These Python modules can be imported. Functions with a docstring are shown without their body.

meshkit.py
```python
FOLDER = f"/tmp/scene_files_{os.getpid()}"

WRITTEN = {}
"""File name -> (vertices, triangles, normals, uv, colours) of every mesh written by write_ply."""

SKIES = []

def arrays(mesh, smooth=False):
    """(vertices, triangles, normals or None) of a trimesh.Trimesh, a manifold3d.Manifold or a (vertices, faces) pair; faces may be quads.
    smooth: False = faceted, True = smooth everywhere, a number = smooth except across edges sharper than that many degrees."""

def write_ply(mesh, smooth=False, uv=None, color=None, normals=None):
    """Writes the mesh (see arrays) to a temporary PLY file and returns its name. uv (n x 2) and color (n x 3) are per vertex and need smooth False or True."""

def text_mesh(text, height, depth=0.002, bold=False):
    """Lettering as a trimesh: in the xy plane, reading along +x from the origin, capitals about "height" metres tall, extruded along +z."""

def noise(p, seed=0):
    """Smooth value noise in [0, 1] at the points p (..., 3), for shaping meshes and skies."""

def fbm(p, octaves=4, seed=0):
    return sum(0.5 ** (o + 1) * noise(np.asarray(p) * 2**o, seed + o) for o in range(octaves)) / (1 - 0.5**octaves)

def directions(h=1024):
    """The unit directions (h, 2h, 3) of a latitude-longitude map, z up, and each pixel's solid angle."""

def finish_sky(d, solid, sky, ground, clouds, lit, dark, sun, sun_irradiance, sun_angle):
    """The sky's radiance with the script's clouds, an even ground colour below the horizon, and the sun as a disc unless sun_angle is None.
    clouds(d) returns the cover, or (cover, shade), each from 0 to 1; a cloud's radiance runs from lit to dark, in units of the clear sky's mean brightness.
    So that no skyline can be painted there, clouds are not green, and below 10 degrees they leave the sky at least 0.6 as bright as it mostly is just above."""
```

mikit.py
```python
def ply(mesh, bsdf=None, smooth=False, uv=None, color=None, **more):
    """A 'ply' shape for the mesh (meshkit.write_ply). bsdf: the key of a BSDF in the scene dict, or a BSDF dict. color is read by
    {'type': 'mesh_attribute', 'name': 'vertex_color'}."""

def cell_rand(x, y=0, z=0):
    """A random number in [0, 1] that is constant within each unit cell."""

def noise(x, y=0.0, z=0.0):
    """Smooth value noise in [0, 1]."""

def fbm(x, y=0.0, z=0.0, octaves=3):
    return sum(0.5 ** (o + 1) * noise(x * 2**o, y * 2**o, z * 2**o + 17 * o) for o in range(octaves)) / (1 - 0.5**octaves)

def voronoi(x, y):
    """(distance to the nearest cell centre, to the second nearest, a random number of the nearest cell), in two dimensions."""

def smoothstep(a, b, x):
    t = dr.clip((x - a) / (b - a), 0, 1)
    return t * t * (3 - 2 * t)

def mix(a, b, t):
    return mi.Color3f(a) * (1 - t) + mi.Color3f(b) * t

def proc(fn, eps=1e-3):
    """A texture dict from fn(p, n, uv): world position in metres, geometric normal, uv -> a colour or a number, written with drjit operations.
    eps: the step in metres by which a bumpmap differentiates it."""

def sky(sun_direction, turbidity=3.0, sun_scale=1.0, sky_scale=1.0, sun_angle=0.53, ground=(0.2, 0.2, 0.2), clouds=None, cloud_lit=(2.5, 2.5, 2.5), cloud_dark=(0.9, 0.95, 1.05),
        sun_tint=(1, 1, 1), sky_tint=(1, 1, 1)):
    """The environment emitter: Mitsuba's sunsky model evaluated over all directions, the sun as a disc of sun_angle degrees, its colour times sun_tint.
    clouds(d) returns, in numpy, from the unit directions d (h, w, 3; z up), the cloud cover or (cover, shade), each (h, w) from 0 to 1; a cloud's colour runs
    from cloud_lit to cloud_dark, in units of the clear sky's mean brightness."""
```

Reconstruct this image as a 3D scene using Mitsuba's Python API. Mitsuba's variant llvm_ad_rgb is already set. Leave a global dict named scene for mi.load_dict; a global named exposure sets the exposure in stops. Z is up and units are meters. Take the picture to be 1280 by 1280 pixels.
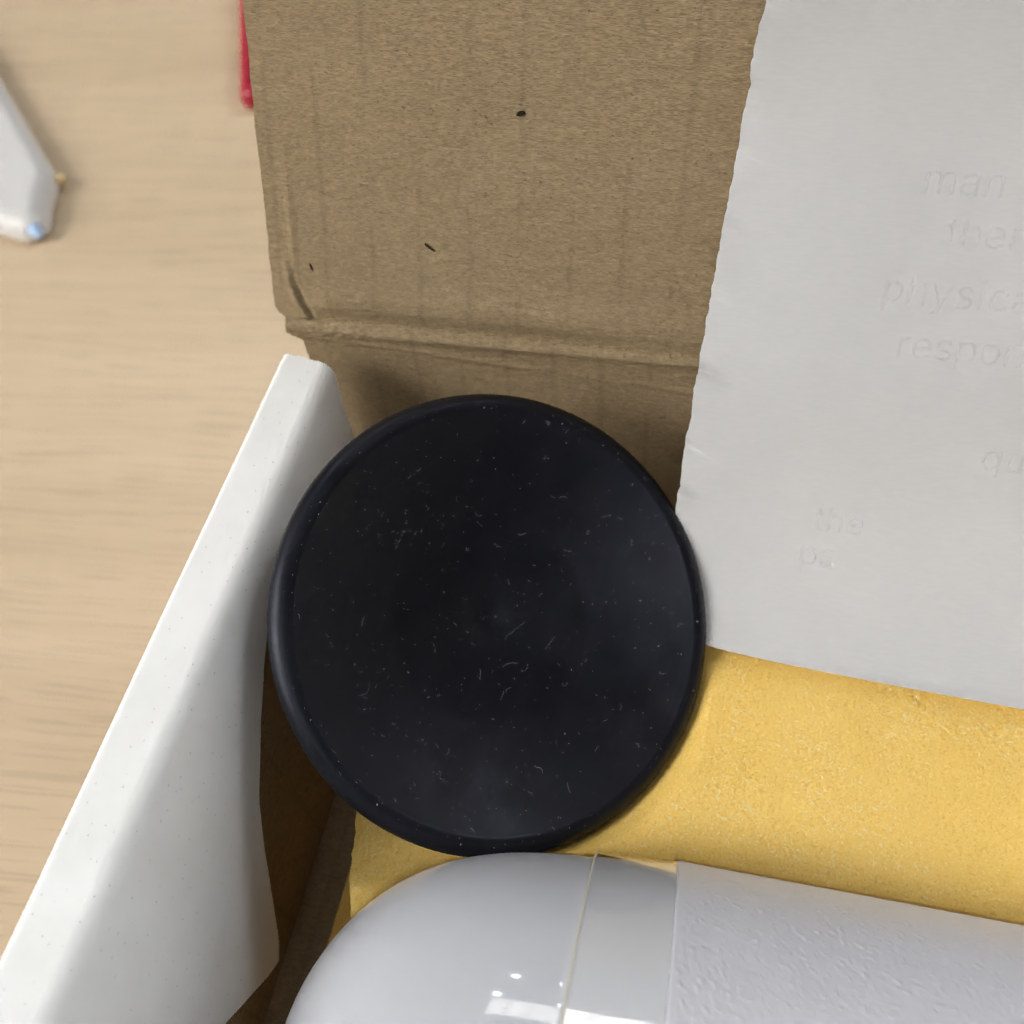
import math
import numpy as np
import drjit as dr
import trimesh, manifold3d
import mitsuba as mi
import mikit, meshkit
from mikit import proc, noise, fbm, voronoi, smoothstep, mix, cell_rand

T = mi.ScalarTransform4f
scene, labels = {}, {}
MM = 0.001

# ------------------------------------------------------------------ camera, light, exposure
CAM = np.array([92.0, -149.0, 242.0])
FWD = np.array([-0.17307726, 0.56181351, -0.80895602])
UP = np.array([-0.12714543, 0.80173387, 0.58400072])
scene['camera'] = {'type': 'thinlens', 'fov': 54.98, 'fov_axis': 'x', 'near_clip': 0.01, 'far_clip': 20.0,
                   'aperture_radius': 0.0011, 'focus_distance': 0.178,
                   'to_world': T().look_at(origin=(CAM * MM).tolist(), target=((CAM + 200 * FWD) * MM).tolist(), up=UP.tolist())}
exposure = -0.12
scene['room_light'] = {'type': 'constant', 'radiance': {'type': 'rgb', 'value': [0.155, 0.155, 0.158]}}


def lamp(key, centre, w, h, aim, power, tint):
    c, a = np.array(centre, float), np.array(aim, float)
    scene[key] = {'type': 'rectangle', 'to_world': T().look_at(origin=c.tolist(), target=a.tolist(), up=[0, 1, 0.01]) @ T().scale([w / 2, h / 2, 1]),
                  'bsdf': {'type': 'diffuse', 'reflectance': {'type': 'rgb', 'value': 0.6}},
                  'emitter': {'type': 'area', 'radiance': {'type': 'rgb', 'value': [power * t for t in tint]}}}


# a broad high window to the left, a small strip skylight behind, a tall window to the left, two small ceiling lamps
lamp('high_window', (-1.9, -1.5, 1.62), 1.6, 0.85, (0, 0, 0), 20.0, (1.0, 0.99, 0.965))
labels['high_window'] = {'label': 'broad bright window high to the left of the table', 'category': 'window'}
names = ['leftmost', 'middle', 'rightmost']
for i in range(3):
    k = 'skylight_pane' + ('' if i == 0 else '_%03d' % i)
    c = (-0.94 + 0.235 * i, 1.2, 2.4)
    lamp(k, c, 0.22, 0.4, (c[0], c[1], 0), 9.0, (1.0, 0.98, 0.94))
    labels[k] = {'label': names[i] + ' small pane of the strip skylight behind the table', 'category': 'skylight', 'group': 'panes of the strip skylight'}
lamp('ceiling_panel_001', (0.1, -1.9, 2.4), 1.0, 0.7, (0, 0, 0), 4.0, (0.93, 0.96, 1.0))
labels['ceiling_panel_001'] = {'label': 'white ceiling panel in front of the table', 'category': 'lamp'}
lamp('ceiling_panel', (1.9, 1.7, 2.4), 1.2, 1.0, (0, 0, 0), 12.0, (0.90, 0.95, 1.0))
labels['ceiling_panel'] = {'label': 'cool white ceiling panel to the right beyond the table', 'category': 'lamp'}
spots = [('near lower', -1.75, 1.05), ('near upper', -1.75, 1.85), ('far lower', -0.65, 1.05), ('far upper', -0.65, 1.85)]
for i, (nm, yy, zz) in enumerate(spots):
    k = 'window_pane' + ('' if i == 0 else '_%03d' % i)
    lamp(k, (-1.9, yy, zz), 1.0, 0.74, (0, yy, zz - 0.001), 4.0, (1.0, 0.99, 0.97))
    labels[k] = {'label': nm + ' bright pane of the window left of the table', 'category': 'window', 'group': 'panes of the window'}
for i, c in enumerate([(-0.9, 2.1, 2.3), (-1.0, 1.5, 2.35)]):
    k = 'ceiling_lamp' + ('' if i == 0 else '_%03d' % i)
    lamp(k, c, 0.08, 0.08, (0, 0, 0), 70.0, (0.92, 0.97, 1.0))
    labels[k] = {'label': ('farther' if i == 0 else 'nearer') + ' small square ceiling lamp beyond the table', 'category': 'lamp', 'group': 'ceiling lamps'}

# ------------------------------------------------------------------ helpers


def put(key, mesh, bsdf, smooth=False, uv=None):
    """One shape entry; meshes are in millimetres here."""
    if isinstance(mesh, tuple):
        mesh = (np.asarray(mesh[0], float) * MM, mesh[1])
    elif hasattr(mesh, 'to_mesh'):
        m = mesh.to_mesh()
        mesh = (np.asarray(m.vert_properties[:, :3], float) * MM, np.asarray(m.tri_verts))
    else:
        mesh = (np.asarray(mesh.vertices) * MM, np.asarray(mesh.faces))
    scene[key] = mikit.ply(mesh, bsdf, smooth=smooth, uv=uv)


def label(key, text, category=None, group=None, kind=None):
    d = labels.setdefault(key, {})
    if text:
        d['label'] = text
    if category:
        d['category'] = category
    if group:
        d['group'] = group
    if kind:
        d['kind'] = kind


def grid_faces(nu, nv, off=0, flip=False):
    i, j = np.meshgrid(np.arange(nu - 1), np.arange(nv - 1), indexing='ij')
    a = (i * nv + j).ravel() + off
    f = np.concatenate([np.stack([a, a + nv, a + nv + 1], 1), np.stack([a, a + nv + 1, a + 1], 1)])
    return f[:, ::-1] if flip else f


def slab(P, back, uv=None):
    """Closed sheet: front grid P (nu, nv, 3), back grid the same shape; returns (V, F), uv."""
    nu, nv = P.shape[:2]
    n = nu * nv
    V = np.concatenate([P.reshape(-1, 3), back.reshape(-1, 3)])
    F = [grid_faces(nu, nv), grid_faces(nu, nv, n, True)]
    idx = np.arange(n).reshape(nu, nv)
    loop = np.concatenate([idx[:-1, 0], idx[-1, :-1], idx[:0:-1, -1], idx[0, :0:-1]])
    nx = np.roll(loop, -1)
    # rim strip with its own vertices so the cut edge shades flat
    m = len(loop)
    V = np.concatenate([V, V[loop], V[loop + n]])
    k = np.arange(m)
    a, b = 2 * n + k, 2 * n + np.roll(k, -1)
    F += [np.stack([a, a + m, b], 1), np.stack([b, a + m, b + m], 1)]
    if uv is not None:
        u = uv.reshape(-1, 2)
        uv = np.concatenate([u, u, u[loop], u[loop]])
    return (V, np.concatenate(F)), uv


def normals(P):
    du, dv = np.gradient(P, axis=0), np.gradient(P, axis=1)
    n = np.cross(du, dv)
    return n / np.maximum(np.linalg.norm(n, axis=-1, keepdims=True), 1e-9)


def sst(a, b, x):
    t = np.clip((x - a) / (b - a), 0, 1)
    return t * t * (3 - 2 * t)


def N2(x, y, seed=0, z=0.0):
    x, y = np.broadcast_arrays(np.asarray(x, float), np.asarray(y, float))
    return meshkit.noise(np.stack([x, y, np.full(x.shape, z + 0.37)], -1), seed)


def F2(x, y, octaves=4, seed=0):
    x, y = np.broadcast_arrays(np.asarray(x, float), np.asarray(y, float))
    return meshkit.fbm(np.stack([x, y, np.full(x.shape, 0.37)], -1), octaves, seed)


def box(x0, x1, y0, y1, z0, z1):
    return trimesh.creation.box(bounds=[[x0, y0, z0], [x1, y1, z1]])


# ------------------------------------------------------------------ materials
def rgb(*v):
    return {'type': 'rgb', 'value': list(v)}


def two(b):
    return {'type': 'twosided', 'bsdf': b}


def kraft_col(p, n, uv):
    u, v = uv.x, uv.y
    fib = fbm(u * 0.45, v * 3.2, 3.0, 3)
    fine = noise(u * 1.6, v * 8.0, 9.0)
    blot = fbm(u * 0.06, v * 0.08, 1.0, 3)
    flute = dr.abs(dr.abs(u / 10.6 + 0.12 - dr.floor(u / 10.6 + 0.12) - 0.5) - 0.5) * 10.6
    line = (1 - smoothstep(0.1, 1.1, flute)) * smoothstep(0.3, 0.55, fbm(u * 0.09, v * 0.07, 5.0, 2))
    c = mix((0.235, 0.168, 0.090), (0.335, 0.248, 0.144), fib * 0.75 + blot * 0.25)
    c = c * (0.72 + 0.50 * fine)
    c = c * (1 - 0.11 * line)
    speck = smoothstep(0.86, 0.93, noise(u * 0.9, v * 1.3, 21.0)) * smoothstep(0.55, 0.75, noise(u * 2.4, v * 2.8, 23.0))
    return c * (1 - 0.35 * speck)


def kraft_bump(p, n, uv):
    u, v = uv.x + 0.8 * noise(uv.x * 0.2, uv.y * 0.4, 2.0), uv.y + 0.25 * noise(uv.x * 0.5, uv.y * 0.3, 6.0)
    return 0.6 * fbm(u * 0.5, v * 2.6, 11.0, 3) + 0.4 * noise(u * 1.3, v * 6.0, 4.0)


scene['kraft'] = two({'type': 'bumpmap', 'arbitrary': proc(kraft_bump, 1.2e-4), 'scale': 4e-4,
                      'bsdf': {'type': 'principled', 'base_color': proc(kraft_col), 'roughness': 0.78, 'specular': 0.25}})


def card_col(p, n, uv):
    u, v = uv.x, uv.y
    c = mix((0.785, 0.78, 0.755), (0.86, 0.855, 0.835), fbm(u * 0.12, v * 0.12, 3.0, 4))
    d1, d2, w = voronoi(u * 0.42, v * 0.34)
    speck = (1 - smoothstep(0.03, 0.075, d1)) * smoothstep(0.45, 0.9, w)
    return c * (1 - 0.38 * speck)


def card_bump(p, n, uv):
    return 0.7 * fbm(uv.x * 1.6, uv.y * 1.6, 2.0, 3) + 0.3 * noise(uv.x * 4, uv.y * 4, 1.0)


scene['white_card'] = two({'type': 'bumpmap', 'arbitrary': proc(card_bump, 1.5e-4), 'scale': 1.3e-4,
                           'bsdf': {'type': 'principled', 'base_color': proc(card_col), 'roughness': 0.85, 'specular': 0.12}})


def paper_col(p, n, uv):
    f = noise(uv.x * 0.7, uv.y * 3.0, 3.0)
    return mix((0.565, 0.560, 0.552), (0.60, 0.591, 0.582), f * 0.6 + 0.4 * fbm(uv.x * 0.1, uv.y * 0.1, 4.0, 3))


def paper_bump(p, n, uv):
    return 0.5 * fbm(uv.x * 0.35, uv.y * 1.6, 5.0, 4) + 0.5 * fbm(uv.x * 0.07, uv.y * 0.12, 1.0, 2)


scene['paper'] = two({'type': 'bumpmap', 'arbitrary': proc(paper_bump, 2e-4), 'scale': 8e-5,
                      'bsdf': {'type': 'principled', 'base_color': proc(paper_col), 'roughness': 0.75, 'specular': 0.2}})
scene['faint_ink'] = two({'type': 'bumpmap', 'arbitrary': proc(paper_bump, 2e-4), 'scale': 8e-5,
                          'bsdf': {'type': 'principled', 'base_color': rgb(0.560, 0.556, 0.553), 'roughness': 0.75, 'specular': 0.2}})


def foam_col(p, n, uv):
    q = p * 1000.0
    c = fbm(q.x * 2.2, q.y * 2.2, q.z * 2.2, 2)
    b = fbm(q.x * 0.05, q.y * 0.05, 3.0, 2)
    pore = smoothstep(0.6, 0.9, noise(q.x * 2.6 + 7, q.y * 2.6, q.z * 2.6))
    pale = smoothstep(0.66, 0.9, noise(q.x * 2.7 + 31, q.y * 2.7 + 5, q.z * 2.7))
    c = mix((0.86, 0.525, 0.09), (0.98, 0.70, 0.23), c * 0.75 + b * 0.25)
    c = c * mix((1, 1, 1), (0.91, 0.87, 0.77), pore)
    return mix(c, (0.97, 0.80, 0.42), pale * 0.6)


def foam_bump(p, n, uv):
    q = p * 1000.0
    return 0.5 * fbm(q.x * 2.0, q.y * 2.0, q.z * 2.0, 2) + 0.5 * noise(q.x * 4.0, q.y * 4.0, q.z * 4.0)


scene['yellow_foam'] = two({'type': 'bumpmap', 'arbitrary': proc(foam_bump, 1.2e-4), 'scale': 3.2e-4,
                            'bsdf': {'type': 'principled', 'base_color': proc(foam_col), 'roughness': 0.45, 'specular': 0.2}})


def rubber_col(p, n, uv):
    q = p * 1000.0
    d = fbm(q.x * 0.09, q.y * 0.09, q.z * 0.09, 4)
    f = noise(q.x * 3.0, q.y * 3.0, q.z * 3.0)
    return mix((0.0025, 0.0025, 0.0042), (0.0060, 0.0068, 0.0098), d) * (0.85 + 0.3 * f)


def rubber_rough(p, n, uv):
    q = p * 1000.0
    return 0.26 + 0.36 * fbm(q.x * 0.15, q.y * 0.15, q.z * 0.15, 3)


scene['black_rubber'] = two({'type': 'principled', 'base_color': proc(rubber_col), 'roughness': proc(rubber_rough), 'specular': 0.31, 'spec_tint': 0.35})
scene['lint_fibre'] = two({'type': 'diffuse', 'reflectance': rgb(0.27, 0.27, 0.29)})
scene['dust_grain'] = two({'type': 'diffuse', 'reflectance': rgb(0.40, 0.40, 0.41)})
scene['gloss_plastic'] = two({'type': 'principled', 'base_color': rgb(0.48, 0.487, 0.515), 'roughness': 0.06, 'specular': 0.5})


scene['grained_plastic'] = two({'type': 'principled', 'base_color': rgb(0.505, 0.505, 0.535), 'roughness': 0.38, 'specular': 0.5})
scene['band_plastic'] = two({'type': 'principled', 'base_color': rgb(0.555, 0.557, 0.58), 'roughness': 0.12, 'specular': 0.4})
scene['clear_tape'] = {'type': 'thindielectric', 'int_ior': 1.4, 'specular_transmittance': rgb(0.99, 0.99, 0.985)}
scene['tape_rim'] = two({'type': 'principled', 'base_color': rgb(0.55, 0.52, 0.43), 'roughness': 0.4})
scene['white_plastic'] = two({'type': 'principled', 'base_color': rgb(0.62, 0.60, 0.575), 'roughness': 0.3, 'specular': 0.5})
scene['blue_plastic'] = two({'type': 'principled', 'base_color': rgb(0.36, 0.50, 0.72), 'roughness': 0.35})
scene['beige_plastic'] = two({'type': 'principled', 'base_color': rgb(0.66, 0.5, 0.26), 'roughness': 0.5})
scene['red_plastic'] = two({'type': 'principled', 'base_color': rgb(0.34, 0.01, 0.028), 'roughness': 0.3})
scene['dark_plastic'] = two({'type': 'principled', 'base_color': rgb(0.05, 0.03, 0.03), 'roughness': 0.4})


def wood_col(p, n, uv):
    q = p * 1000.0
    x, y = q.x + 0.14 * q.y, q.y - 0.10 * q.x
    w = y + 9.0 * fbm(x * 0.006, y * 0.02, 1.0, 3)
    broad = fbm(x * 0.0025, w * 0.022, 2.0, 4)
    streak = fbm(x * 0.012, w * 0.30, 7.0, 3)
    pore = smoothstep(0.6, 0.85, noise(x * 0.05, w * 1.6, 5.0))
    c = mix((0.465, 0.345, 0.215), (0.66, 0.512, 0.35), broad * 0.8 + streak * 0.2)
    return c * (1 - 0.10 * pore)


scene['light_wood'] = two({'type': 'principled', 'base_color': proc(wood_col), 'roughness': 0.42, 'specular': 0.4})

# ------------------------------------------------------------------ setting: table top
put('table_top', box(-900, 700, -700, 900, -30, 0), 'light_wood')
label('table_top', 'pale oak table top under the open cardboard box', kind='structure')

# ------------------------------------------------------------------ cardboard box
BX = 'cardboard_box'
label(BX, 'open white cardboard box with brown inside, lid folded back', 'box')

LIDUP = np.array([0, 0.407, 0.9135])
LIDN = np.array([0, -0.9135, 0.407])


def build_back():
    # ---- lid: s along x, t up the leaning board from the groove of the fold
    s = np.concatenate([np.arange(-4, 100, 0.45), np.linspace(100.5, 270, 30)])
    t = np.concatenate([np.arange(0, 84, 0.45), np.linspace(85, 120, 14)])
    S, Tt = np.meshgrid(s, t, indexing='ij')
    tl = t
    left = -4 + 0.35 * (F2(tl * 0.22, 3.1, 4, 5) - 0.5) * 2 + 0.25 * (N2(tl * 1.4, 7.3, 8) - 0.5) * sst(35, 50, tl)
    left = left + np.where(tl < 3.2, 3.2 - np.sqrt(np.maximum(0, 3.2 ** 2 - (3.2 - np.clip(tl, 0, 3.2)) ** 2)), 0) + 2.4 * (1 - sst(0.0, 0.5, tl))
    blend = 1 - sst(-4, 8, S)
    X = S + (left[None, :] + 4) * blend
    d = np.zeros_like(X)                                           # out of the board, towards the camera side
    d += 0.5 * (F2(X * 0.02, Tt * 0.02, 3, 2) - 0.5)
    d += 0.12 * (F2(X * 0.25, Tt * 0.6, 4, 4) - 0.5)
    fl = np.abs(((X / 10.6 + 0.12) % 1) - 0.5)
    fl = np.abs(fl - 0.5) * 10.6
    d -= 0.07 * np.exp(-(fl / 0.5) ** 2) * sst(0.35, 0.6, F2(X * 0.09, Tt * 0.06, 2, 6))
    # the board bulges just above the fold and dives into the groove
    amp = 1 - 0.35 * sst(60, 95, X)
    d += 0.9 * amp * np.exp(-((Tt - 6.0) / 3.0) ** 2) * sst(2, 12, X)
    d -= 1.9 * amp * (1 - sst(0, 4.2, Tt)) * (0.4 + 0.35 * sst(0, 14, X))
    # crumple running from the left edge down into the fold
    gx = 1.0 + 3.8 * sst(11, 0, Tt) ** 1.3 + 1.3 * (N2(Tt * 0.55, 0.0, 3) - 0.5)
    g = (X - gx)
    fade = sst(14.5, 9, Tt)
    d += fade * (-0.5 * np.exp(-(g / 0.5) ** 2) + 0.7 * np.exp(-((g + 1.2) / 1.0) ** 2)) * (0.5 + F2(X * 0.4, Tt * 0.4, 2, 17))
    d += 0.5 * sst(13, 4, Tt) * sst(6, 0, X) * (F2(X * 0.5, Tt * 0.5, 3, 9) - 0.4)
    d += 0.3 * np.exp(-((Tt - 20) / 16.0) ** 2) * np.exp(-((X - 1.8) / 0.9) ** 2)      # pinch line up the edge
    P = np.stack([X, np.zeros_like(X), np.full_like(X, 91.6)], -1) + Tt[..., None] * LIDUP + d[..., None] * LIDN
    B = np.stack([X, np.zeros_like(X), np.full_like(X, 91.6)], -1) + Tt[..., None] * LIDUP - 3.0 * LIDN
    m, uv = slab(P, B, np.stack([X, Tt], -1))
    put(BX + '__lid', m, 'kraft', smooth=True, uv=uv)
    label(BX + '__lid', 'brown inside of the lid, leaning back behind the black disc')
    # ---- back wall: from the groove down, a torn ridge first
    x = np.concatenate([np.arange(-2, 110, 0.4), np.linspace(111, 268, 30)])
    h = np.concatenate([np.arange(0, 16, 0.28), np.arange(16, 60, 0.7), np.linspace(60, 88, 14)])
    X, H = np.meshgrid(x, h, indexing='ij')
    lft = -2 + 0.8 * (N2(h * 0.9, 1.0, 4) - 0.5) + 3.0 * sst(3, 7, h)
    X = X + (lft[None, :] + 2) * (1 - sst(-2, 6, X))
    ridge = 2.6 - 0.02 * X
    d = 0.75 * np.exp(-((H - ridge) / 1.7) ** 2) * (0.75 + 0.5 * F2(X * 0.12, H * 0.1, 3, 3)) - 1.1 * (1 - sst(0, 2.0, H))
    low = 4.4 + 0.062 * X
    d += 0.35 * np.exp(-((H - low) / 0.9) ** 2) * sst(0.3, 0.6, N2(X * 0.05, 2.0, 9))
    near = 1 - sst(12, 42, X)
    fray = F2(X * 0.5 + H * 0.2, H * 1.7, 4, 12)
    d += near * 1.2 * (np.abs(fray - 0.5) * 2) * np.exp(-((H - 2.4) / 2.4) ** 2)
    d += 0.5 * (F2(X * 0.3, H * 0.5, 3, 14) - 0.5) * near * np.exp(-((H - 4) / 4.0) ** 2)
    d += 0.6 * (F2(X * 0.02, H * 0.03, 2, 7) - 0.5) + 0.1 * (F2(X * 0.25, H * 0.6, 4, 8) - 0.5)
    P = np.stack([X, -d, 91.6 - H], -1)
    B = np.stack([X, np.full_like(X, 3.0), 91.6 - H], -1)
    m, uv = slab(P[:, ::-1], B[:, ::-1], np.stack([X + 3, H * 1.0 + 200], -1)[:, ::-1])
    put(BX + '__back_wall', m, 'kraft', smooth=True, uv=uv)


build_back()


def flap_low(y):
    ys = np.array([-215, -175, -150, -132.7, -121, -117.4, -114, -107.5, -102, -96.2, -84.7, -76, -66.9, -60, -54, -49, -44, -38, -10])
    zs = np.array([75, 66, 50, 35, 19.0, 15.5, 20, 34.5, 47, 57.4, 69, 75.3, 80.2, 82, 81, 76, 62, 48, 40.0])
    return np.interp(y, ys, zs)


def build_left():
    # profile of the rolled-over wall in (x, z), its last leg the hanging flap
    n0 = [(0.0, z) for z in np.linspace(2, 86, 8)]
    a = np.linspace(0, 1, 9)
    arc1 = [(2.2 - 2.2 * math.cos(q * 1.35), 87.6 + 2.6 * math.sin(q * 1.35)) for q in a]
    p1, p2 = arc1[-1], (9.0, 89.7)
    top = [(p1[0] + (p2[0] - p1[0]) * q, p1[1] + (p2[1] - p1[1]) * q) for q in np.linspace(0, 1, 12)[1:]]
    arc2 = [(9.0 + 4.5 * math.sin(q * 1.08), 85.2 + 4.5 * math.cos(q * 1.08)) for q in np.linspace(0, 1, 18)[1:]]
    head = np.array(n0 + arc1 + top + arc2)
    nf = 70
    y = np.concatenate([np.linspace(-9, -16, 12), np.arange(-16.8, -150, -0.75), np.linspace(-151, -205, 20)])
    q = np.linspace(0, 1, nf + 1)[1:]
    P = np.zeros((len(head) + nf, len(y), 3))
    P[:len(head), :, 0] = head[:, None, 0]
    P[:len(head), :, 2] = head[:, None, 1]
    P[:, :, 1] = y[None, :]
    zl = np.minimum(flap_low(y) + 0.2 * (F2(y * 0.25, 1.0, 3, 2) - 0.5), head[-1, 1] - 0.8)
    xe, ze = head[-1]
    Z = ze + (zl[None, :] - ze) * q[:, None]
    drop = ze - Z
    bow = 5.0 * (1 - np.exp(-drop / 9.4))
    P[len(head):, :, 2] = Z
    P[len(head):, :, 0] = xe + bow
    # cut end at the far corner: slants and curls back a little lower down the inner face
    L = np.concatenate([np.zeros(len(n0)), np.linspace(0, 1, len(head) - len(n0)) ** 1.5 * 2.2, np.full(nf, 2.2)])
    L[len(head):] += 8.5 * (1 - np.exp(-(ze - Z[:, 0]) / 7.0))
    jag = 0.5 * (N2(np.arange(len(L)) * 0.8, 0.5, 4) - 0.5) + 0.8 * (N2(np.arange(len(L)) * 0.33, 4.5, 6) - 0.5)
    w = sst(-32, -9, y)
    P[:, :, 1] -= (L + jag)[:, None] * w[None, :]
    # the rim sags to the back corner and is softly dented
    rim = np.exp(-((P[..., 2] - 88) / 8) ** 2)
    P[..., 2] += rim * (0.5 * (F2(P[..., 1] * 0.03, P[..., 0] * 0.08, 3, 5) - 0.5))
    P[..., 0] += 0.5 * (F2(P[..., 1] * 0.025, P[..., 2] * 0.03, 3, 6) - 0.5) * sst(40, 80, P[..., 2])
    nn = normals(P)
    s = np.concatenate([np.zeros((1, len(y))), np.cumsum(np.linalg.norm(np.diff(P, axis=0), axis=2), axis=0)])
    uv = np.stack([s, P[..., 1]], -1)
    sign = np.sign(nn[len(n0) + 12, 60, 2])
    B = P - sign * nn * 0.9
    if sign < 0:
        P, B, uv = P[:, ::-1], B[:, ::-1], uv[:, ::-1]
    m, uv = slab(P, B, uv)
    put(BX + '__left_wall', m, 'white_card', smooth=True, uv=uv)
    label(BX + '__left_wall', 'white rolled-over left wall with a flap hanging inside')


build_left()

# inner panel of the left wall, floor, right and front walls
ip = box(13.4, 14.8, -196, -16, 3.2, 76.5)
put(BX + '__inner_panel', ip, 'kraft', uv=np.asarray(ip.vertices)[:, 1:])
for nm, b in (('side_wall', box(268.5, 274, -200, 0, 0, 88)), ('front_wall', box(3, 268, -206, -202, 0, 88))):
    put(BX + '__' + nm, b, 'white_card', uv=np.asarray(b.vertices)[:, 1:])
fl = box(2, 268, -201.5, -0.5, 0.4, 3.0)
put(BX + '__base', fl, 'kraft', uv=np.asarray(fl.vertices)[:, :2])



# ------------------------------------------------------------------ handset: a body of revolution about x
HY, HZ = -133.86, 47.5


BR = 42.0


def prof_R(x):
    u = np.clip((112.0 - x) / (112.0 - 34.29), 0, 1)
    cap = 40.28 * np.maximum(0, 1 - u ** 4.11) ** (1 / 1.7)
    return np.where(x < 84, cap, np.interp(x, [84.0, 98.2, 98.6, 262], [40.1, 41.4, BR, BR]))


def revolve(x, r, n=180, a0=0.0, a1=2 * math.pi):
    closed = abs(a1 - a0 - 2 * math.pi) < 1e-6
    a = np.linspace(a0, a1, n + (1 if closed else 0))
    X, A = np.meshgrid(x, a, indexing='ij')
    Rr = np.broadcast_to(np.asarray(r)[:, None], X.shape) if np.ndim(r) == 1 else r
    P = np.stack([X, HY + Rr * np.cos(A), HZ + Rr * np.sin(A)], -1)
    uv = np.stack([X, A * BR], -1)
    return P, uv


HS = 'handset'
label(HS, 'pale grey plastic cylinder lying in yellow foam, one end glossy and rounded', 'device')
xc = 84.0 - (84.0 - 34.29) * np.sin(np.linspace(0, math.pi / 2, 90))
xc = xc[::-1]
xc[0] = 34.291
P, uv = revolve(xc, prof_R(xc))
put(HS + '__end_cap', (P.reshape(-1, 3), grid_faces(*P.shape[:2], flip=False)), 'gloss_plastic', smooth=True, uv=uv.reshape(-1, 2))
label(HS + '__end_cap', 'glossy rounded grey end cap of the cylinder')
xb = np.concatenate([[84.05], np.linspace(84.4, 98.12, 12)])
P, uv = revolve(xb, prof_R(xb))
put(HS + '__collar', (P.reshape(-1, 3), grid_faces(*P.shape[:2])), 'band_plastic', smooth=True, uv=uv.reshape(-1, 2))
xb = np.concatenate([[98.12, 98.25, 98.45], np.arange(98.7, 172, 0.34), np.linspace(173, 255, 20), [255.6, 255.7]])
rb = np.concatenate([[41.2, 41.75, BR], np.full(len(xb) - 5, BR), [BR - 0.6, 0.5]])
ab = np.radians(np.concatenate([np.linspace(-242, 8, 60), np.arange(8.45, 112, 0.45), np.linspace(112, 118, 4)]))
X, A = np.meshgrid(xb, ab, indexing='ij')
P = np.stack([X, HY + rb[:, None] * np.cos(A), HZ + rb[:, None] * np.sin(A)], -1)
peb = 0.55 * meshkit.noise(P * 1.45, 41) + 0.45 * meshkit.noise(P * 2.1 + 7.7, 43)
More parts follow.
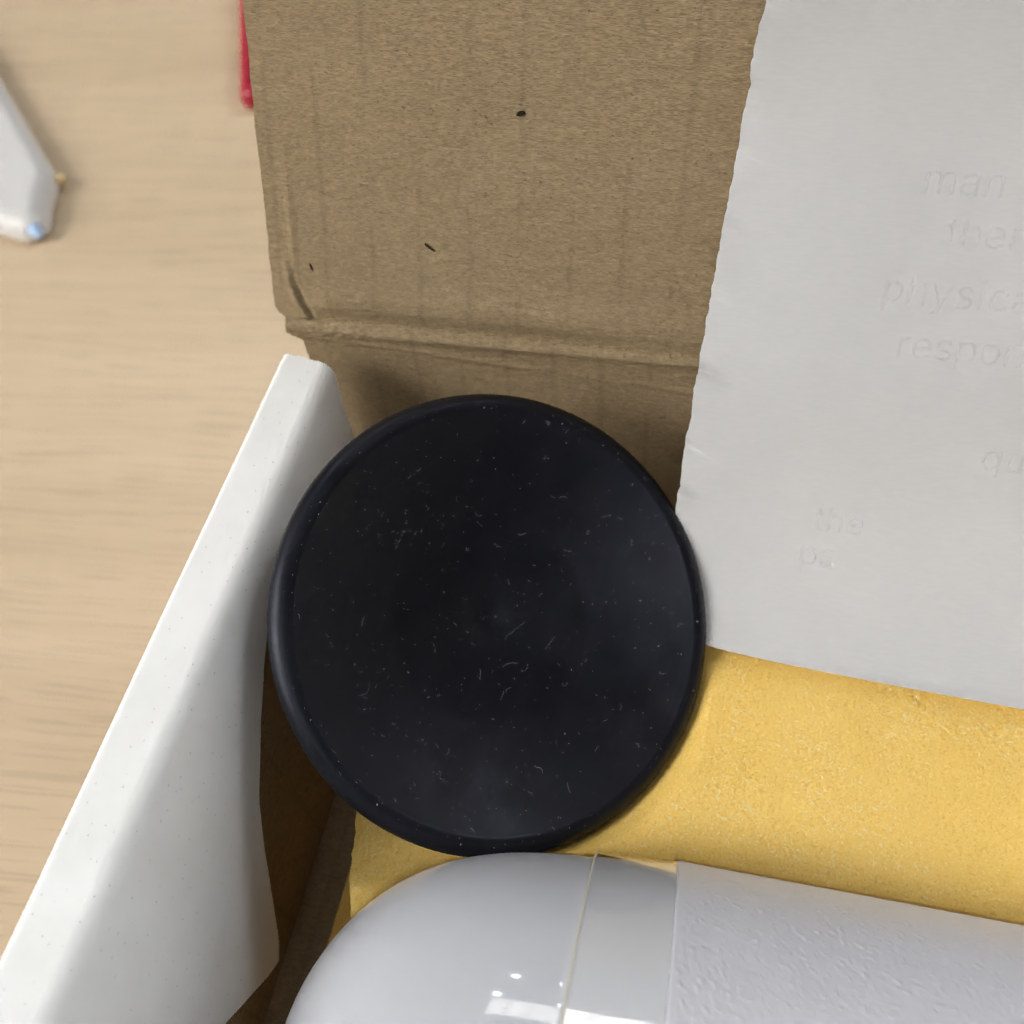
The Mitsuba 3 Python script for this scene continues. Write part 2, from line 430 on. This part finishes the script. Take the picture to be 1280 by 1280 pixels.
Rr = rb[:, None] + 0.20 * 2.7 * (np.abs(peb - 0.5) - 0.1) * sst(98.6, 99.4, X) * (X < 255)
P = np.stack([X, HY + Rr * np.cos(A), HZ + Rr * np.sin(A)], -1)
put(HS + '__body', (P.reshape(-1, 3), grid_faces(*P.shape[:2])), 'grained_plastic', smooth=True)
label(HS + '__body', 'finely pebbled grey body of the cylinder')
# clear tape bridging cap and body, standing a little off on the far side
xt = np.linspace(84.2, 98.22, 30)
at_ = np.linspace(0, 2 * math.pi, 181)
XT, AT = np.meshgrid(xt, at_, indexing='ij')
lift = np.exp(-((np.mod(AT + 2, 2 * math.pi) - 2 - 0.15) / 0.42) ** 2)
base_R = np.interp(XT, [84, 98.6], [40.28, BR + 0.02])
RT = base_R + 0.45 * (BR - 0.2 - base_R) * lift * sst(98, 94, XT) + 0.05 * (F2(XT * 0.3, AT * 3, 3, 5) - 0.5)
P = np.stack([XT, HY + RT * np.cos(AT), HZ + RT * np.sin(AT)], -1)
put(HS + '__tape', (P.reshape(-1, 3), grid_faces(*P.shape[:2])), 'clear_tape', smooth=True)
label(HS + '__tape', 'clear adhesive tape wound around the cylinder')
Pt = P[0]
ring = []
ra = RT[0]
xx = 84.05 + 0.12 * (N2(at_ * 4, 0.0, 2) - 0.5)
for dx, drr in ((-0.16, -0.1), (-0.16, 0.1), (0.16, 0.1), (0.16, -0.1), (-0.16, -0.1)):
    rr = ra + drr
    ring.append(np.stack([xx + dx, HY + rr * np.cos(at_), HZ + rr * np.sin(at_)], -1))
ring = np.array(ring)
put(HS + '__tape_edge', (ring.reshape(-1, 3), grid_faces(*ring.shape[:2])), 'tape_rim', smooth=40)

# ------------------------------------------------------------------ foam insert
FM = 'foam_insert'
strip = box(25, 34, -150, -12, 3.2, 7.0).subdivide().subdivide()
put(FM + '__under_strip', strip, 'yellow_foam', uv=np.asarray(strip.vertices)[:, :2])
label(FM, 'yellow foam block cut out around the grey cylinder', 'foam')


def disc_profile():
    r_in = np.concatenate([[0.02], np.linspace(0.4, 10, 24), np.linspace(10.5, 41.2, 70)])
    prof = [(r, float(dish(r))) for r in r_in]
    for a in np.linspace(-0.42, math.pi * 0.72, 26):
        prof.append((42.45 + 3.0 * math.sin(a), -2.72 + 3.0 * math.cos(a)))
    prof += [(43.2, -6.2), (40, -8.6), (34, -11.0), (24, -13.6), (15, -16.4), (11, -18), (10.5, -22), (12.5, -23.5), (14.5, -25.5), (14.0, -27.6), (9, -28.4), (0.02, -28.5)]
    return np.array(prof)


def build_foam():
    """One block with the cylinder's bed pressed out of it, and the dent the disc makes."""
    x = np.concatenate([[0, 0.15], np.arange(0.6, 140, 0.36), np.linspace(141, 228, 24)])
    y = np.concatenate([np.linspace(-196, -150, 24), np.arange(-149, -18, 0.36)])
    lx = np.interp(y, [-196, -122, -113.2, -106.3, -97, -88, -18], [44, 43.5, 40.6, 38.4, 36.6, 34.2, 30.0])
    lx = lx + 0.5 * (F2(y * 0.6, 1.0, 3, 3) - 0.5) * 2
    X, Y = lx[None, :] + x[:, None], np.broadcast_to(y[None, :], (len(x), len(y)))
    Rr = np.where(X > 34.3, prof_R(X), 0) + np.where(X > 34.3, 0.9, 0)
    dy = np.abs(Y - HY)
    bed = HZ - np.sqrt(np.maximum(Rr ** 2 - dy ** 2, 0))
    top = 52.0 + 1.3 * (F2(X * 0.04, Y * 0.04, 2, 4) - 0.5) - 1.8 * np.exp(-np.maximum(dy - Rr, 0) / 1.5)
    Z = np.where(dy < Rr, np.maximum(bed, 3.9), top)
    # dent under the disc
    pr = disc_profile()
    a = np.linspace(0, 2 * math.pi, 181)
    Q = (DC + pr[95:, None, 0, None] * (np.cos(a)[None, :, None] * DU + np.sin(a)[None, :, None] * DV) + pr[95:, None, 1, None] * DN).reshape(-1, 3)
    Q = Q[Q[:, 2] < 54]
    sel = np.nonzero((dy >= Rr) & (X < 115) & (Y > -112))
    zz = np.full(len(sel[0]), 99.0)
    px, py = X[sel], Y[sel]
    for q in Q:
        zz = np.minimum(zz, q[2] - 0.5 + 1.1 * np.maximum(np.hypot(px - q[0], py - q[1]) - 0.4, 0))
    k = 0.8
    Z[sel] = np.minimum(Z[sel], zz) - 0.5 * np.exp(-np.abs(Z[sel] - zz) / k)
    P = np.stack([X, Y, Z], -1)
    P[..., 2] += (0.15 * (meshkit.fbm(P * 1.5, 2, 3) - 0.5) - 0.10 * sst(0.66, 0.85, meshkit.noise(P * 1.7, 19))) * (dy >= Rr)
    P[..., 0] += 0.6 * (meshkit.fbm(P * 0.9, 2, 7) - 0.5) * sst(4, 0, x)[:, None]
    P[..., 2] = np.maximum(P[..., 2], 3.7)
    B = P.copy()
    B[..., 2] = 3.2
    m, uv = slab(P, B, np.stack([X, Y + 0.6 * Z], -1))
    put(FM + '__block', m, 'yellow_foam', smooth=True, uv=uv)



# ------------------------------------------------------------------ black rubber disc
DC = np.array([60.5, -57.7, 74.9])
DN = np.array([0.4716, -0.3212, 0.8212])
DN /= np.linalg.norm(DN)
DU = np.cross([0, 1, 0.3], DN)
DU /= np.linalg.norm(DU)
DV = np.cross(DN, DU)
DR = 45.1
BD = 'rubber_disc'
label(BD, 'round black rubber disc with a hollow face, dusty, leaning in the box corner', 'disc')


def dish(r):
    """Height of the hollow face along the disc's axis at radius r (rim top at 0)."""
    r = np.asarray(r, float)
    h = -12.6 + 12.6 * (np.minimum(r, 41.23) / 41.23) ** 2.0 - 0.10 * np.exp(-((r - 21) / 2.2) ** 2)
    h = h - 0.9 * np.exp(-(r / 4.2) ** 2) - 0.9 * np.exp(-(r / 8.0) ** 2)
    e = np.clip(r - 42.45, -1.25, 2.99)
    h = np.where(r > 41.23, -2.57 + np.sqrt(9.0 - e ** 2) - 0.15, h)
    return h


def build_disc():
    prof = disc_profile()
    n = 220
    a = np.linspace(0, 2 * math.pi, n + 1)
    P = DC + prof[:, None, 0, None] * (np.cos(a)[None, :, None] * DU + np.sin(a)[None, :, None] * DV) + prof[:, None, 1, None] * DN
    P = P + (0.10 * (meshkit.fbm(P * 0.08, 2, 6) - 0.5))[..., None] * DN
    put(BD + '__cup', (P.reshape(-1, 3), grid_faces(*P.shape[:2])), 'black_rubber', smooth=50)


build_disc()
build_foam()


def build_lint():
    rng = np.random.default_rng(11)
    V, F, n = [], [], 0

    def spot():
        while True:
            x, y = rng.uniform(-43, 43, 2)
            r = math.hypot(x, y)
            if r < 43.3:
                return x, y

    def on(x, y, up):
        r = np.hypot(x, y)
        return DC + x[:, None] * DU + y[:, None] * DV + (dish(r) + up)[:, None] * DN
    cl = [(-17, -26), (-6, -27), (-24, 12), (-19, 17), (0, 9), (4, -2)]
    for k in range(185):
        if rng.random() < 0.33:
            c = cl[rng.integers(len(cl))]
            x, y = c[0] + rng.normal(0, 5), c[1] + rng.normal(0, 4)
            if math.hypot(x, y) > 42:
                continue
        else:
            x, y = spot()
        m = 9
        ln = rng.gamma(1.4, 0.6) + 0.25
        th = rng.uniform(0, 2 * math.pi) + np.cumsum(rng.normal(rng.normal(0, 0.28), 0.25, m))
        px, py = x + np.cumsum(np.cos(th)) * ln / m, y + np.cumsum(np.sin(th)) * ln / m
        keep = np.hypot(px, py) < 43
        if not keep.all():
            continue
        w = rng.uniform(0.018, 0.036)
        base = on(px, py, np.full(m, w * 1.2) + 0.12 * rng.random() * np.sin(np.linspace(0, math.pi, m)))
        tn = np.gradient(base, axis=0)
        tn /= np.linalg.norm(tn, axis=1, keepdims=True)
        sd = np.cross(tn, DN)
        rings = [base + w * (math.cos(q) * sd + math.sin(q) * DN) for q in (0.5, 2.6, 4.7, 6.78)]
        G = np.array(rings)
        F.append(grid_faces(4, m, n))
        V.append(G.reshape(-1, 3))
        n += 4 * m
    put(BD + '__lint', (np.concatenate(V), np.concatenate(F)), 'lint_fibre')
    label(BD + '__lint', 'pale lint fibres on the black rubber', kind='stuff')
    V, F, n = [], [], 0
    o = trimesh.creation.icosphere(subdivisions=0)
    for k in range(520):
        x, y = spot()
        if rng.random() < 0.2:
            q = rng.uniform(0, 2 * math.pi)
            rr = rng.normal(42.6, 0.8)
            if rr > 43.2:
                continue
            x, y = rr * math.cos(q), rr * math.sin(q)
        w = min(0.035 + rng.gamma(1.3, 0.022), 0.15)
        c = on(np.array([x]), np.array([y]), np.array([w * 0.5]))[0]
        v = np.asarray(o.vertices) * w * rng.uniform(0.6, 1.3, 3)
        V.append(v + c)
        F.append(np.asarray(o.faces) + n)
        n += len(v)
    put(BD + '__dust', (np.concatenate(V), np.concatenate(F)), 'dust_grain')
    label(BD + '__dust', 'white dust specks on the black rubber', kind='stuff')


build_lint()

# ------------------------------------------------------------------ paper leaflet
PL = 'paper_leaflet'
label(PL, 'white paper sheet leaning against the lid, curving down to the foam', 'paper')
from scipy.interpolate import CubicSpline
PY = np.array([4, 14, 19, 17, 8, -4, -15.5, -28, -38.8, -45.6])
PZ = np.array([200, 182, 162, 142, 121, 100, 81, 66, 58.5, 55.6])
pk = np.concatenate([[0], np.cumsum(np.hypot(np.diff(PY), np.diff(PZ)))])
SY, SZ = CubicSpline(pk, PY), CubicSpline(pk, PZ)
PLEN = pk[-1]


def paper_pt(x, k):
    """Point on the sheet: x across in mm, k along the sheet from its top edge."""
    y, z = SY(k), SZ(k)
    ty, tz = SY(k, 1), SZ(k, 1)
    l = np.hypot(ty, tz)
    ny, nz = tz / l, -ty / l                                     # towards the camera side
    ed = np.exp(-np.maximum(x - 90.0, 0) / 3.2)
    d = 4.5 * (F2(x * 0.018, k * 0.021, 2, 3) - 0.5) * sst(0, 25, PLEN - k) + 0.35 * (F2(x * 0.10, k * 0.10, 3, 8) - 0.5)
    d = d + ed * 0.9 * (F2(k * 0.16, 0.5, 3, 21) - 0.45)
    for kk, a in ((45, -0.9), (58, 0.8), (71, -1.3), (64, -0.9), (84, 0.9), (98, -0.7), (113, 1.2), (130, -1.2), (140, 1.0)):
        d = d + a * np.exp(-((k - kk - 0.35 * (x - 91)) / 1.1) ** 2) * np.exp(-np.maximum(x - 91, 0) / 3.5)
    s = np.where(ny < 0, 1.0, -1.0)
    return np.stack(np.broadcast_arrays(x, y + s * ny * d, z + s * nz * d), -1)


def build_paper():
    xs = np.concatenate([np.arange(0, 80, 0.6), np.linspace(81, 150, 40)])
    ks = np.linspace(0, PLEN, 260)
    Xs, K = np.meshgrid(xs, ks, indexing='ij')
    xl = 94.5 - 4.8 * sst(15, 150, ks) + 0.7 * (F2(ks * 0.3, 2.0, 5, 31) - 0.5) * 2 + 0.3 * (N2(ks * 1.7, 2.0, 35) - 0.5)
    X = xl[None, :] + Xs
    # bottom edge runs slightly askew
    K = K + (K / PLEN) ** 6 * (4.6 * np.sqrt(np.clip((X - 96) / 60, 0, 1.6)))
    P = paper_pt(X, np.minimum(K, PLEN + 6))
    P[..., 2] = np.maximum(P[..., 2], 54.9)
    nn = normals(P)
    nn = nn * np.sign(nn[..., 2:3] - nn[..., 1:2])
    B = P - nn * 0.14
    uv = np.stack([X, K], -1)
    m, uv = slab(P, B, uv)
    put(PL + '__sheet', m, 'paper', smooth=True, uv=uv)
    # faint show-through lettering, laid on the sheet
    words = [('man', 125.5, 76.7, 5.2), ('ther', 131.5, 85.6, 5.2), ('physical', 122.4, 96.7, 5.4), ('respons', 127, 106.7, 5.2), ('quali', 147, 127.6, 5.2), ('the', 118, 144.4, 5.0), ('pa', 116, 152, 5.0)]
    i = 0
    for w, x0, k0, hh in words:
        tm = meshkit.text_mesh(w, hh)
        tm = tm if isinstance(tm, trimesh.Trimesh) else trimesh.Trimesh(*tm)
        v, f = trimesh.remesh.subdivide_to_size(np.asarray(tm.vertices), np.asarray(tm.faces), 1.2)
        e = 1e-2
        X_, K_ = x0 + v[:, 0], k0 - v[:, 1]
        p0 = paper_pt(X_, K_)
        nrm = np.cross(paper_pt(X_ + e, K_) - p0, paper_pt(X_, K_ + e) - p0)
        nrm /= np.linalg.norm(nrm, axis=1, keepdims=True)
        nrm *= np.sign(nrm[:, 2:3] - nrm[:, 1:2])
        put(PL + '__lettering' + ('' if i == 0 else '_%03d' % i), (p0 + nrm * 0.10, f), 'faint_ink', smooth=True, uv=np.stack([X_, K_], -1))
        i += 1


build_paper()

# ------------------------------------------------------------------ small things on the table


def capsule(pts, rad, n=20, flat=1.0):
    """Tube through points with radii, round ends; flat squashes it in z."""
    pts, rad = np.asarray(pts, float), np.asarray(rad, float)
    t = np.gradient(pts, axis=0)
    t /= np.linalg.norm(t, axis=1, keepdims=True)
    sd = np.cross(t, [0, 0, 1.0])
    sd /= np.linalg.norm(sd, axis=1, keepdims=True)
    up = np.cross(sd, t)
    a = np.linspace(0, 2 * math.pi, n + 1)
    P = pts[:, None] + rad[:, None, None] * (np.cos(a)[None, :, None] * sd[:, None] + flat * np.sin(a)[None, :, None] * up[:, None])
    return (P.reshape(-1, 3), grid_faces(*P.shape[:2], flip=True))


# red pen lying behind the lid
A0, A1 = np.array([-117.0, 215.0, 5.2]), np.array([-166.0, 340.0, 5.2])
d = (A1 - A0) / np.linalg.norm(A1 - A0)
q = np.linspace(0, 1, 12)
put('red_pen__barrel', capsule([A0 + d * (4 + x) for x in np.concatenate([[-4.0, -3.8, -3, -1.5, 0], np.linspace(2, 130, 20)])], np.concatenate([[0.1, 2, 3.6, 4.9, 5.2], np.full(20, 5.2)])), 'red_plastic', smooth=True)
put('red_pen__clip', capsule([A0 + d * x + np.array([0, 0, 5.4]) for x in np.linspace(8, 50, 8)], np.full(8, 1.0)), 'red_plastic', smooth=True)
label('red_pen', 'red pen lying on the table, mostly hidden behind the box lid', 'pen')

# white plastic piece with a pale blue tip, reaching in from the left
WP = 'white_nozzle'


def build_nozzle():
    from shapely.geometry import Polygon
    out = [(-181, 154), (-243, 219), (-330, 310), (-420, 300), (-420, 160), (-300, 135), (-215, 122), (-188, 119), (-177, 116.5), (-171.5, 119), (-170.5, 126), (-176, 138)]
    pg = Polygon(out).buffer(-2.5).buffer(2.5)
    V, F, n = [], [], 0
    layers = []
    hs = [(0.3, -1.8), (1.2, -0.4), (3, 0), (6, -0.6), (8.5, -2.2), (10.2, -4.6), (11.2, -7.5)]
    base = pg
    rings = []
    for z, off in hs:
        g = base.buffer(off)
        if g.geom_type != 'Polygon':
            g = max(g.geoms, key=lambda s: s.area)
        L = g.exterior
        # start each ring at the point nearest a fixed corner so that rings line up
        c = np.array([L.interpolate(t, normalized=True).coords[0] for t in np.linspace(0, 1, 400, endpoint=False)])
        if not L.is_ccw:
            c = c[::-1]
        j = np.argmin(np.hypot(c[:, 0] + 420, c[:, 1] - 160))
        rings.append(np.column_stack([np.roll(c, -j, axis=0), np.full(400, z)]))
    G = np.array([np.vstack([r, r[:1]]) for r in rings])
    top = G[-1].mean(0)
    G = np.concatenate([G, np.broadcast_to(top, (1,) + G.shape[1:])])
    put(WP + '__body', (G.reshape(-1, 3), grid_faces(*G.shape[:2], flip=True)), 'white_plastic', smooth=50)
    tip = capsule([(-182, 126.5, 6.4), (-178, 123.6, 5.6), (-174, 120.6, 5.0), (-171.0, 118.4, 4.6), (-169.8, 117.4, 4.5)], [2.8, 3.3, 3.1, 1.9, 0.1])
    put(WP + '__tip', tip, 'blue_plastic', smooth=True)
    label(WP + '__tip', 'rounded pale blue tip')
    tab = capsule([(-186, 152, 4), (-181, 153.5, 4), (-178.4, 154.4, 4), (-177.6, 154.7, 4)], [2.6, 2.6, 1.8, 0.1])
    put(WP + '__tab', tab, 'beige_plastic', smooth=True)


build_nozzle()
label(WP, 'white plastic piece with a pale blue tip lying on the wooden table', 'nozzle')

# dark crumbs stuck to the lid's kraft paper
rng = np.random.default_rng(5)


def lid_pt(x, t, up):
    return np.array([x, 0, 91.6]) + t * LIDUP + up * LIDN


def flake(x, t, L, W, ang, key):
    k = 9
    a = np.linspace(0, 2 * math.pi, k, endpoint=False)
    rr = rng.uniform(0.6, 1.2, k)
    c, s = math.cos(ang), math.sin(ang)
    lo, hi = [], []
    for ai, ri in zip(a, rr):
        u, v = L / 2 * ri * math.cos(ai), W / 2 * ri * math.sin(ai)
        uu, vv = u * c - v * s, u * s + v * c
        lo.append(lid_pt(x + uu, t + vv, -0.5))
        hi.append(lid_pt(x + uu * 0.85, t + vv * 0.85, 0.42))
    V = np.array(lo + hi)
    hull = trimesh.Trimesh(V, process=False).convex_hull if False else trimesh.convex.convex_hull(V)
    put(key, hull, 'dark_crumb')


scene['dark_crumb'] = two({'type': 'diffuse', 'reflectance': rgb(0.03, 0.02, 0.012)})
for i, (x, t, L, W, a) in enumerate([(51.1, 46.1, 2.2, 1.3, 0.1), (32.5, 18.9, 2.6, 0.6, -0.6), (5.6, 12.4, 1.9, 0.28, -1.2)]):
    flake(x, t, L, W, a, BX + '__paper_fleck' + ('' if i == 0 else '_%03d' % i))
